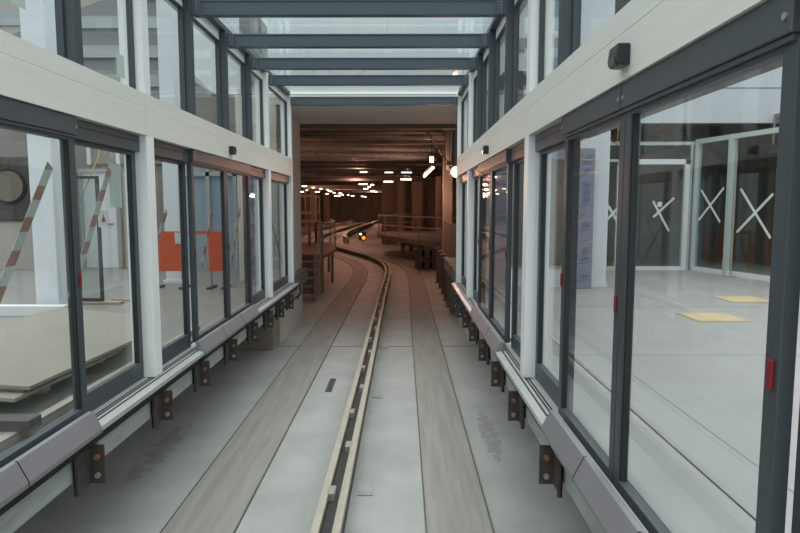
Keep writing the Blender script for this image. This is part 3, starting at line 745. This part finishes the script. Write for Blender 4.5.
# orange barriers
for x0, x1, lab in ((-4.50, -3.96, 'orange mesh barrier with a small notice behind the third left pane'), (-3.52, -3.20, 'narrow orange mesh barrier behind the farther left door pair')):
    root = thing('mesh_barrier', lab, 'barrier', ((x0+x1)/2, 11.0, PLAT))
    obj('mesh_sheet', box(BM(), x0, x1, 11.0, 11.02, PLAT+.32, PLAT+1.04), 'orange', root)
    for xx in (x0+.03, x1-.03):
        b = BM(); tube(b, [(xx, 11.04, PLAT+.02), (xx, 11.04, PLAT+1.08)], .02, 6); obj('upright', b, 'steel', root)
        obj('foot', box(BM(), xx-.04, xx+.04, 10.85, 11.25, PLAT, PLAT+.04), 'bracket', root)
    if x0 < -4: obj('notice', box(BM(), x1-.16, x1-.05, 10.985, 10.999, PLAT+.82, PLAT+1.02), 'paper', root)
b = BM(); bar(b, (-3.96, 11.02, PLAT+1.02), (-3.52, 11.02, PLAT+1.02), .02, .06); tag(obj('linking_bar', b, 'orange'), 'thin orange red bar linking the two mesh barriers', 'bar')
# cable
b = BM(); tube(b, [(-5.0, 10.2, 4.2), (-4.93, 10.0, 3.6), (-5.05, 9.7, 3.0), (-5.35, 9.6, 2.3)], .010, 6); tag(obj('hanging_cable', b, 'cable', smooth=True), 'thin yellow cable hanging behind the left glass', 'cable')
# tapes on the left panes (stuck on the hall side of each pane)
tapes = [((3.93, 3.02), (3.25, 2.12), .035, 'nearest sliding leaf'), ((4.85, 3.05), (4.18, 2.1), .035, 'fixed pane before the first white post'), ((5.98, 2.72), (5.50, 2.15), .03, 'pane just beyond the first white post'),
         ((7.22, 2.70), (6.80, 2.1), .035, 'nearer leaf of the farther door pair'), ((8.48, 2.75), (7.98, 2.05), .03, 'farther leaf of the farther door pair'), ((9.55, 2.75), (9.1, 2.1), .03, 'pane just before the second white post')]
for (a, za), (b_, zb), w, lab in tapes:
    sl = lab.find('leaf') >= 0
    xx = -2.18-(.074 if sl else .134)
    b = BM(); bar(b, (xx, a, za), (xx, b_, zb), .003, w*2, (0, 1, 0)); tag(obj('barrier_tape', b, 'barrier'), 'red and white barrier tape stuck slanting on the ' + lab, 'tape')
for k, (a, b_) in enumerate((((10.45, 2.75), (11.7, 1.65)), ((10.5, 1.65), (11.75, 2.75)))):
    xx = -2.18-.1345-.004*k
    b = BM(); bar(b, (xx, a[0], a[1]), (xx, b_[0], b_[1]), .003, .035, (0, 1, 0)); tag(obj('barrier_tape', b, 'barrier' if k else 'bracket'), 'thin tape stroke crossing the farthest left pane, ' + ('rising' if k else 'falling') + ' away from camera', 'tape')
tag(obj('paper_sheet', box(BM(), -2.318, -2.314, 4.84, 5.04, 2.75, 3.10), 'paper'), 'pale green paper sheet taped inside the second left pane', 'paper')
t = thing('warning_sign', 'small white warning sign with triangle on the second left pane', 'sign', (-2.314, 4.7, 2.64))
obj('card', box(BM(), -2.318, -2.314, 4.64, 4.79, 2.60, 2.73), 'tape', t)
b = BM(); prism(b, [(4.68, 2.64), (4.75, 2.64), (4.715, 2.70)], 'x', -2.3135, -2.3125); obj('triangle', b, 'orange', t)
# pale stickers on upper windows
tag(obj('glass_sticker', box(BM(), -2.268, -2.265, 3.62, 3.78, 3.93, 4.17), 'paper'), 'pale green sticker on upper left window near the camera', 'sticker')
tag(obj('glass_sticker', box(BM(), -2.268, -2.265, 4.95, 5.08, 3.79, 3.97), 'paper'), 'pale green sticker low on the upper window before the post', 'sticker')

# ------------------------------------------------------------------ right platform hall
t = thing('column', 'big white square column standing on the right platform', 'column', (3.47, 11.4, PLAT))
obj('shaft', box(BM(), 3.12, 3.78, 11.3, 11.95, PLAT, 9), 'whitecol', t, bevel=.01)
obj('skirting', box(BM(), 3.10, 3.80, 11.28, 11.97, PLAT, PLAT+.08), 'whitecol', t)
film_post(3.14, 3.42, 11.0, 11.2, 3.60, 'film wrapped upright with blue print before the big white column')
film_post(1.66, 1.94, 11.0, 11.2, 3.60, 'film wrapped upright with blue print nearest the portal, right platform')
t = thing('wrapped_lintel', 'film wrapped lintel joining the two wrapped uprights', 'lintel', (2.6, 11.0, 3.46))
obj('film', box(BM(), 1.66, 3.42, 11.0, 11.2, 3.602, 3.80), 'film', t, bevel=.006)
b = BM(); rnd = random.Random(5)
for k in range(9):
    x = 1.75+k*.19; v = [b.verts.new(p) for p in ((x, 10.996, 3.64), (x+.12, 10.996, 3.67), (x+.12, 10.996, 3.70), (x, 10.996, 3.67))]; b.faces.new(v)
obj('blue_print', b, 'filmblue', t)
obj('yellow_tape', box(BM(), 3.14, 3.42, 10.99, 11.0, 3.58, 3.61), 'yellow', t)
t = thing('radiator_panel', 'pale low panel between the wrapped uprights', 'panel', (2.6, 11.3, PLAT))
obj('panel', box(BM(), 1.95, 3.1, 11.25, 11.3, PLAT, PLAT+.35), 'white', t)
obj('top_rail', box(BM(), 1.95, 3.1, 11.22, 11.33, PLAT+.35, PLAT+.38), 'steel', t)

# glass partition with doors
GP = 14.3
t = thing('glass_partition', 'white framed glass door screen across the back of right platform', 'partition', (5.4, GP, PLAT))
b = BM()
box(b, 4.98, 5.08, GP, GP+.1, PLAT, 3.86); box(b, 6.52, 6.64, GP-.03, GP+.1, PLAT, 3.86); box(b, 4.98, 6.64, GP-.03, GP+.1, 3.74, 3.86); box(b, 4.98, 6.64, GP-.02, GP+.1, PLAT, PLAT+.09)
obj('door_frame', b, 'white', t, bevel=.006)
obj('door_pane', box(BM(), 5.08, 6.52, GP+.03, GP+.04, PLAT+.09, 3.74), 'partglass', t)
b = BM(); box(b, 3.85, 3.93, GP, GP+.1, PLAT, 4.26); box(b, 3.85, 4.98, GP, GP+.1, PLAT, PLAT+.09); box(b, 3.85, 6.85, GP, GP+.1, 4.18, 4.26); box(b, 3.93, 4.98, GP, GP+.08, 3.80, 3.86)
box(b, 6.66, 6.70, GP, GP+.1, PLAT, 4.2)
obj('side_frame', b, 'greenwhite', t, bevel=.006)
obj('side_pane', box(BM(), 3.93, 4.98, GP+.03, GP+.04, PLAT+.09, 4.18), 'partglass', t)
obj('transom_pane', box(BM(), 5.0, 6.66, GP+.03, GP+.04, 3.86, 4.18), 'partglass', t)
P0, P1 = Vector((6.80, GP, 0)), Vector((8.15, 9.2, 0)); dv = (P1-P0)
def pp(s, z): q = P0+dv.normalized()*s; return (q.x, q.y, z)
t = thing('glass_partition', 'pale green framed glass screen running towards the camera', 'partition', (7.2, 12.5, PLAT))
for s, w in ((0, .14), (1.05, .14), (2.5, .14), (4.2, .14)):
    b = BM(); bar(b, pp(s, PLAT), pp(s, 4.3), w, .12, (0, 1, 0)); obj('upright', b, 'greenwhite', t, bevel=.006)
b = BM(); bar(b, pp(0, 4.26), pp(4.2, 4.26), .1, .1); obj('head_rail', b, 'greenwhite', t)
b = BM(); bar(b, pp(0, PLAT+.05), pp(4.2, PLAT+.05), .1, .1); obj('floor_track', b, 'white', t)
for a, c in ((.07, .98), (1.12, 2.43), (2.57, 4.13)):
    b = BM(); bar(b, pp(a, (PLAT+4.2)/2+.05), pp(c, (PLAT+4.2)/2+.05), .012, 4.2-PLAT-.1); obj('pane', b, 'partglass', t)
# tape crosses
def cross(p1, p2, p3, p4, lab, w=.05, curved=False):
    t = thing('tape_cross', lab, 'tape', tuple((Vector(p1)+Vector(p2))/2), 'white tape crosses on the glass screens')
    n = (Vector(p2)-Vector(p1)).cross(Vector(p4)-Vector(p3)).normalized()
    for k, (a, b_) in enumerate(((p1, p2), (p3, p4))):
        o = n*.004*k
        b = BM(); bar(b, Vector(a)+o, Vector(b_)+o, .003, w, n.cross(Vector(b_)-Vector(a))); obj('tape_strip', b, 'tape', t)
    return t
def on(x, y, Y, X0=None): return ((x-VX)/F*Y, Y, H-(y-VY)/F*Y)
yy = GP-.02
cross(on(651, 201, yy+.03), on(668, 231, yy+.03), on(672, 198, yy+.03), on(652, 217, yy+.03), 'white tape cross on the white framed glass door')
cross(on(607, 206, yy+.03), on(621, 229, yy+.03), on(620, 204, yy+.03), on(604, 222, yy+.03), 'white tape cross on the narrow pane left of the glass door', w=.06)
tag(obj('glass_sticker', box(BM(), (656-VX)/F*GP, (660.5-VX)/F*GP, GP+.02, GP+.027, H+.02, H+.13), 'tape'), 'small square white sticker above the cross on glass door', 'sticker')
def onp(s, y):
    q = P0+dv.normalized()*s; n = Vector((-.96, -.27, 0))*.012
    dep = q.y
    return (q.x+n.x, q.y+n.y, H-(y-VY)/F*dep)
cross(onp(.18, 190), onp(.80, 222), onp(.86, 188), onp(.14, 220), 'white tape cross on first pane of the running glass screen')
cross(onp(1.33, 189), onp(2.15, 238), onp(2.15, 194), onp(1.28, 232), 'white tape cross on second pane of the running glass screen', w=.055)
# dark room behind, bulkhead above
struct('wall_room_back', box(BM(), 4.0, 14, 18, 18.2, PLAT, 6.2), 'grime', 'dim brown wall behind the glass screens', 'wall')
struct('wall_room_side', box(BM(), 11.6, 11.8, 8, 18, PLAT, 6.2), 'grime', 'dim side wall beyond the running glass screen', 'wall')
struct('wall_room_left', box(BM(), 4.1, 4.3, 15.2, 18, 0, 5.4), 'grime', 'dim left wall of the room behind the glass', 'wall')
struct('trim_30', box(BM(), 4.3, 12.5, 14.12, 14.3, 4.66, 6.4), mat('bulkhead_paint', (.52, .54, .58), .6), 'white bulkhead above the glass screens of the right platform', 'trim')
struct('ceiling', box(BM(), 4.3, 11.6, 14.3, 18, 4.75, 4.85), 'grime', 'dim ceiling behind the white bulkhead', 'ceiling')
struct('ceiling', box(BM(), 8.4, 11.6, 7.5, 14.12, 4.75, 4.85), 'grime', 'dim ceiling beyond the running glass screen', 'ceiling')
o = obj('bulkhead_seam', box(BM(), 4.3, 12.5, 14.11, 14.12, 5.43, 5.44), 'bracket'); tag(o, 'thin dark seam line across the white bulkhead', 'seam', kind='structure')
for i, (x, w, m, lab) in enumerate(((5.1, .5, 'bracket', 'dark roof girder leaning behind the glass door'), (6.3, .4, 'rust', 'reddish roof girder behind the screen corner'), (7.3, .5, 'bracket', 'dark roof girder behind the running screen'))):
    b = BM(); bar(b, (x, 15.2, 4.74), (x+1.4, 16.4, 4.1), .2, w); tag(obj('roof_girder', b, m), lab, 'girder')
t = thing('inner_door', 'grey inner door with pale frame in the dim room', 'door', (5.6, 17.9, PLAT))
obj('door_leaf', box(BM(), 5.7, 6.9, 17.85, 17.98, PLAT, 3.6), 'facade2', t); b = BM(); box(b, 5.6, 5.7, 17.8, 17.98, PLAT, 3.7); box(b, 6.9, 7.0, 17.8, 17.98, PLAT, 3.7); box(b, 5.7, 6.9, 17.8, 17.98, 3.6, 3.7); obj('door_frame', b, 'backwall', t)
t = thing('inner_door', 'second grey inner door farther right in the dim room', 'door', (9, 17.9, PLAT))
obj('door_leaf', box(BM(), 8.9, 9.8, 17.85, 17.98, PLAT, 3.6), 'backwall', t); b = BM(); box(b, 8.8, 8.9, 17.8, 17.98, PLAT, 3.7); box(b, 9.8, 9.9, 17.8, 17.98, PLAT, 3.7); box(b, 8.9, 9.8, 17.8, 17.98, 3.6, 3.7); obj('door_frame', b, 'facade2', t)
t = thing('ceiling_speaker', 'small black speaker hanging in the dim room', 'speaker', (8.3, 13.9, 3.9))
obj('housing', box(BM(), 8.15, 8.42, 13.8, 14.0, 3.95, 4.15), 'black', t, bevel=.02)
obj('hanger', box(BM(), 8.27, 8.30, 13.88, 13.92, 4.15, 4.75), 'steel', t)
# service poles
t = thing('hanging_lamp', 'warm little lamp behind the narrow pane left of the glass door', 'lamp', (5.0, 16.5, 3.7))
b = BM(); tube(b, [(5.02, 16.5, 3.87), (5.02, 16.5, 3.93)], .035, 10); obj('bulb', b, 'lampnear', t); b = BM(); tube(b, [(5.02, 16.5, 3.93), (5.02, 16.5, 4.75)], .012, 6); obj('cord', b, 'rubber', t)
b = BM(); tube(b, [(4.5, 13.9, 4.75), (4.55, 13.85, 4.3), (4.78, 13.85, 4.15), (4.8, 13.85, 4.5), (4.7, 13.9, 4.75)], .02, 6); tag(obj('hanging_cable', b, 'cable', smooth=True), 'looped yellow cable hanging above the narrow pane', 'cable')
# floor cover plates and joints
for k, (x, y) in enumerate(((4.15, 8.1), (5.45, 9.7))):
    t = thing('floor_cover', ['yellow floor cover plate nearer to the right doors', 'yellow floor cover plate nearer to the glass screen'][k], 'cover', (x, y, PLAT))
    obj('cover_plate', box(BM(), x-.32, x+.32, y-.3, y+.3, PLAT, PLAT+.012), 'yellow', t)
    obj('rim', box(BM(), x-.35, x+.35, y-.33, y+.33, PLAT, PLAT+.006), 'wood', t)
for k, (x0, x1, y0, y1) in enumerate(((1.66, 1.672, -1, 13), (2.02, 2.03, -1, 13), (1.3, 7, 6.0, 6.01), (1.3, 7, 9.0, 9.01))):
    struct('floor_joint', box(BM(), x0, x1, y0, y1, PLAT-.01, PLAT+.002), 'gasket' if k == 0 else 'faintjoint', 'thin joint line in the right platform floor, %s' % ['dark one along the doors', 'faint one along the doors', 'nearer cross line', 'farther cross line'][k], 'joint')
t = thing('barrier_stanchion', 'slim grey stanchion before the running glass screen', 'stanchion', (6.95, 12.9, PLAT))
b = BM(); tube(b, [(6.95, 12.9, PLAT), (6.95, 12.9, 3.9)], .02, 8); obj('pole', b, 'steel', t)
b = BM(); tube(b, [(6.95, 12.9, PLAT), (6.95, 12.9, PLAT+.02)], .12, 14); obj('foot', b, 'steel', t)

# ------------------------------------------------------------------ buildings outside
t = thing('office_building', 'long grey building with horizontal stripes beyond left windows', 'building', (-22, 32, 5.5))
b = BM(); prism(b, [(-36, 5.5), (-9.5, 5.5), (-9.5, 15.3), (-36, 5.75)], 'y', 32, 44); obj('wall', b, 'facade2', t)
for k in range(6):
    z = 6.0+k*1.45
    xs = max(-35.5, -36+(z+.6-5.75)/.36)
    obj('band', box(BM(), xs, -9.4, 31.85, 32.0, z, z+.6), 'facade1', t)
obj('stair_tower', box(BM(), -11.2, -8.6, 30.8, 33, 5.5, 16), 'facadew', t)
t = thing('office_building', 'beige tall building far beyond the nearest left window', 'building', (-45, 48, 5.5))
obj('wall', box(BM(), -62, -24, 46, 60, 5.5, 26), 'beige', t)
for k in range(5): obj('band', box(BM(), -62.1, -23.9, 45.9, 46, 4+k*4, 5+k*4), 'facade1', t)
t = thing('boarding_bridge', 'dark angular roof structure seen through the upper left windows', 'structure', (-7, 22.5, 5.5))
b = BM(); prism(b, [(-8.12, 7.8), (-7.95, 7.8), (-7.2, 7.1), (-6.5, 6.65), (-6.5, 5.55), (-7.7, 5.55)], 'y', 21.5, 23.5); obj('hood', b, mat('dark_hood', (.14, .16, .16), .5), t, bevel=.03)
b = BM(); prism(b, [(-8.17, 7.8), (-8.05, 7.82), (-7.5, 5.6), (-7.7, 5.6)], 'y', 21.3, 21.6); obj('edge_strip', b, 'facade1', t)
obj('support_leg', box(BM(), -7.3, -6.8, 22, 22.6, 5.5, 5.6), 'facade2', t)
t = thing('office_building', 'white building with blue windows beyond the upper right windows', 'building', (13, 32, 5.5))
obj('wall', box(BM(), 5.6, 34, 32, 44, 5.5, 19), 'facadew', t)
for j in range(5):
    z = 6.7+j*2.5
    for i in range(8):
        x = 6.4+i*2.35
        f = obj('window', box(BM(), x, x+1.5, 31.93, 32.0, z, z+1.7), 'winglass', t)
        obj('frame_bar', box(BM(), x+.7, x+.77, 31.9, 31.93, z, z+1.7), 'facadew', f)
    obj('band', box(BM(), 5.5, 34.1, 31.9, 32.0, z-1.0, z-.4), 'facade1', t)
t = thing('rooftop_plant', 'dark grey plant box on roof seen through the upper right windows', 'equipment', (3.4, 19, 5.45))
obj('plant_body', box(BM(), 2.4, 4.6, 19, 20.5, 5.6, 6.3), 'facade2', t, bevel=.04)
b = BM(); prism(b, [(2.6, 6.3), (4.4, 6.3), (3.9, 6.9), (3.1, 6.9)], 'y', 19.1, 20.3); obj('plant_hood', b, 'bracket', t)
obj('plant_frame', box(BM(), 2.3, 4.7, 18.9, 20.6, 5.45, 5.6), 'steel', t)

# ------------------------------------------------------------------ light
w = bpy.data.worlds.new('overcast'); S.world = w; w.use_nodes = True
nt = w.node_tree; bg = nt.nodes['Background']
tc = nt.nodes.new('ShaderNodeTexCoord'); sx = nt.nodes.new('ShaderNodeSeparateXYZ'); nt.links.new(tc.outputs['Generated'], sx.inputs[0])
rp = nt.nodes.new('ShaderNodeValToRGB'); nt.links.new(sx.outputs['Z'], rp.inputs[0])
rp.color_ramp.elements[0].position = .30; rp.color_ramp.elements[0].color = (.62, .70, .72, 1)
rp.color_ramp.elements[1].position = .85; rp.color_ramp.elements[1].color = (1, 1, 1, 1)
mul = nt.nodes.new('ShaderNodeMapRange'); mul.inputs['From Min'].default_value = .3; mul.inputs['From Max'].default_value = .8; mul.inputs['To Min'].default_value = 1.0; mul.inputs['To Max'].default_value = 2.6; nt.links.new(sx.outputs['Z'], mul.inputs['Value']); nt.links.new(mul.outputs[0], bg.inputs[1])
nt.links.new(rp.outputs[0], bg.inputs[0]); bg.inputs[1].default_value = 1.0

def glow(loc, power, col=(1.0, .50, .34)):  # added fill light without its own fixture, brightens hall, stair and far end
    L = bpy.data.lights.new('hall_fill', 'POINT'); L.shadow_soft_size = .06; L.color = col; L.energy = power
    o = bpy.data.objects.new('hall_fill', L); C.objects.link(o); o.location = loc
for loc, pw in (((1.2, 19.6, 3.9), 60), ((1.1, 23.2, 3.2), 90), ((-2.0, 28.8, 4.2), 150), ((.4, 35.6, 4.2), 200), ((-3, 39.5, 4.2), 220), ((-8.5, 33, 4.2), 220),
                ((-11, 48, 4.2), 350), ((-4.5, 50, 4.2), 300), ((-6.5, 66, 4.2), 450), ((-11, 72, 4.2), 450), ((-9, 88, 4.2), 700), ((-5, 104, 4.2), 900), ((-4.6, 20.5, 3.9), 110)):
    glow(loc, pw*.62)
# ------------------------------------------------------------------ render look
S.view_settings.view_transform = 'Standard'; S.view_settings.look = 'None'
S.view_settings.exposure = 0.17; S.view_settings.gamma = 1.0; S.view_settings.use_curve_mapping = False
S.cycles.use_denoising = True
S.cycles.max_bounces = 8; S.cycles.transparent_max_bounces = 24; S.cycles.diffuse_bounces = 4
S.cycles.sample_clamp_indirect = 4
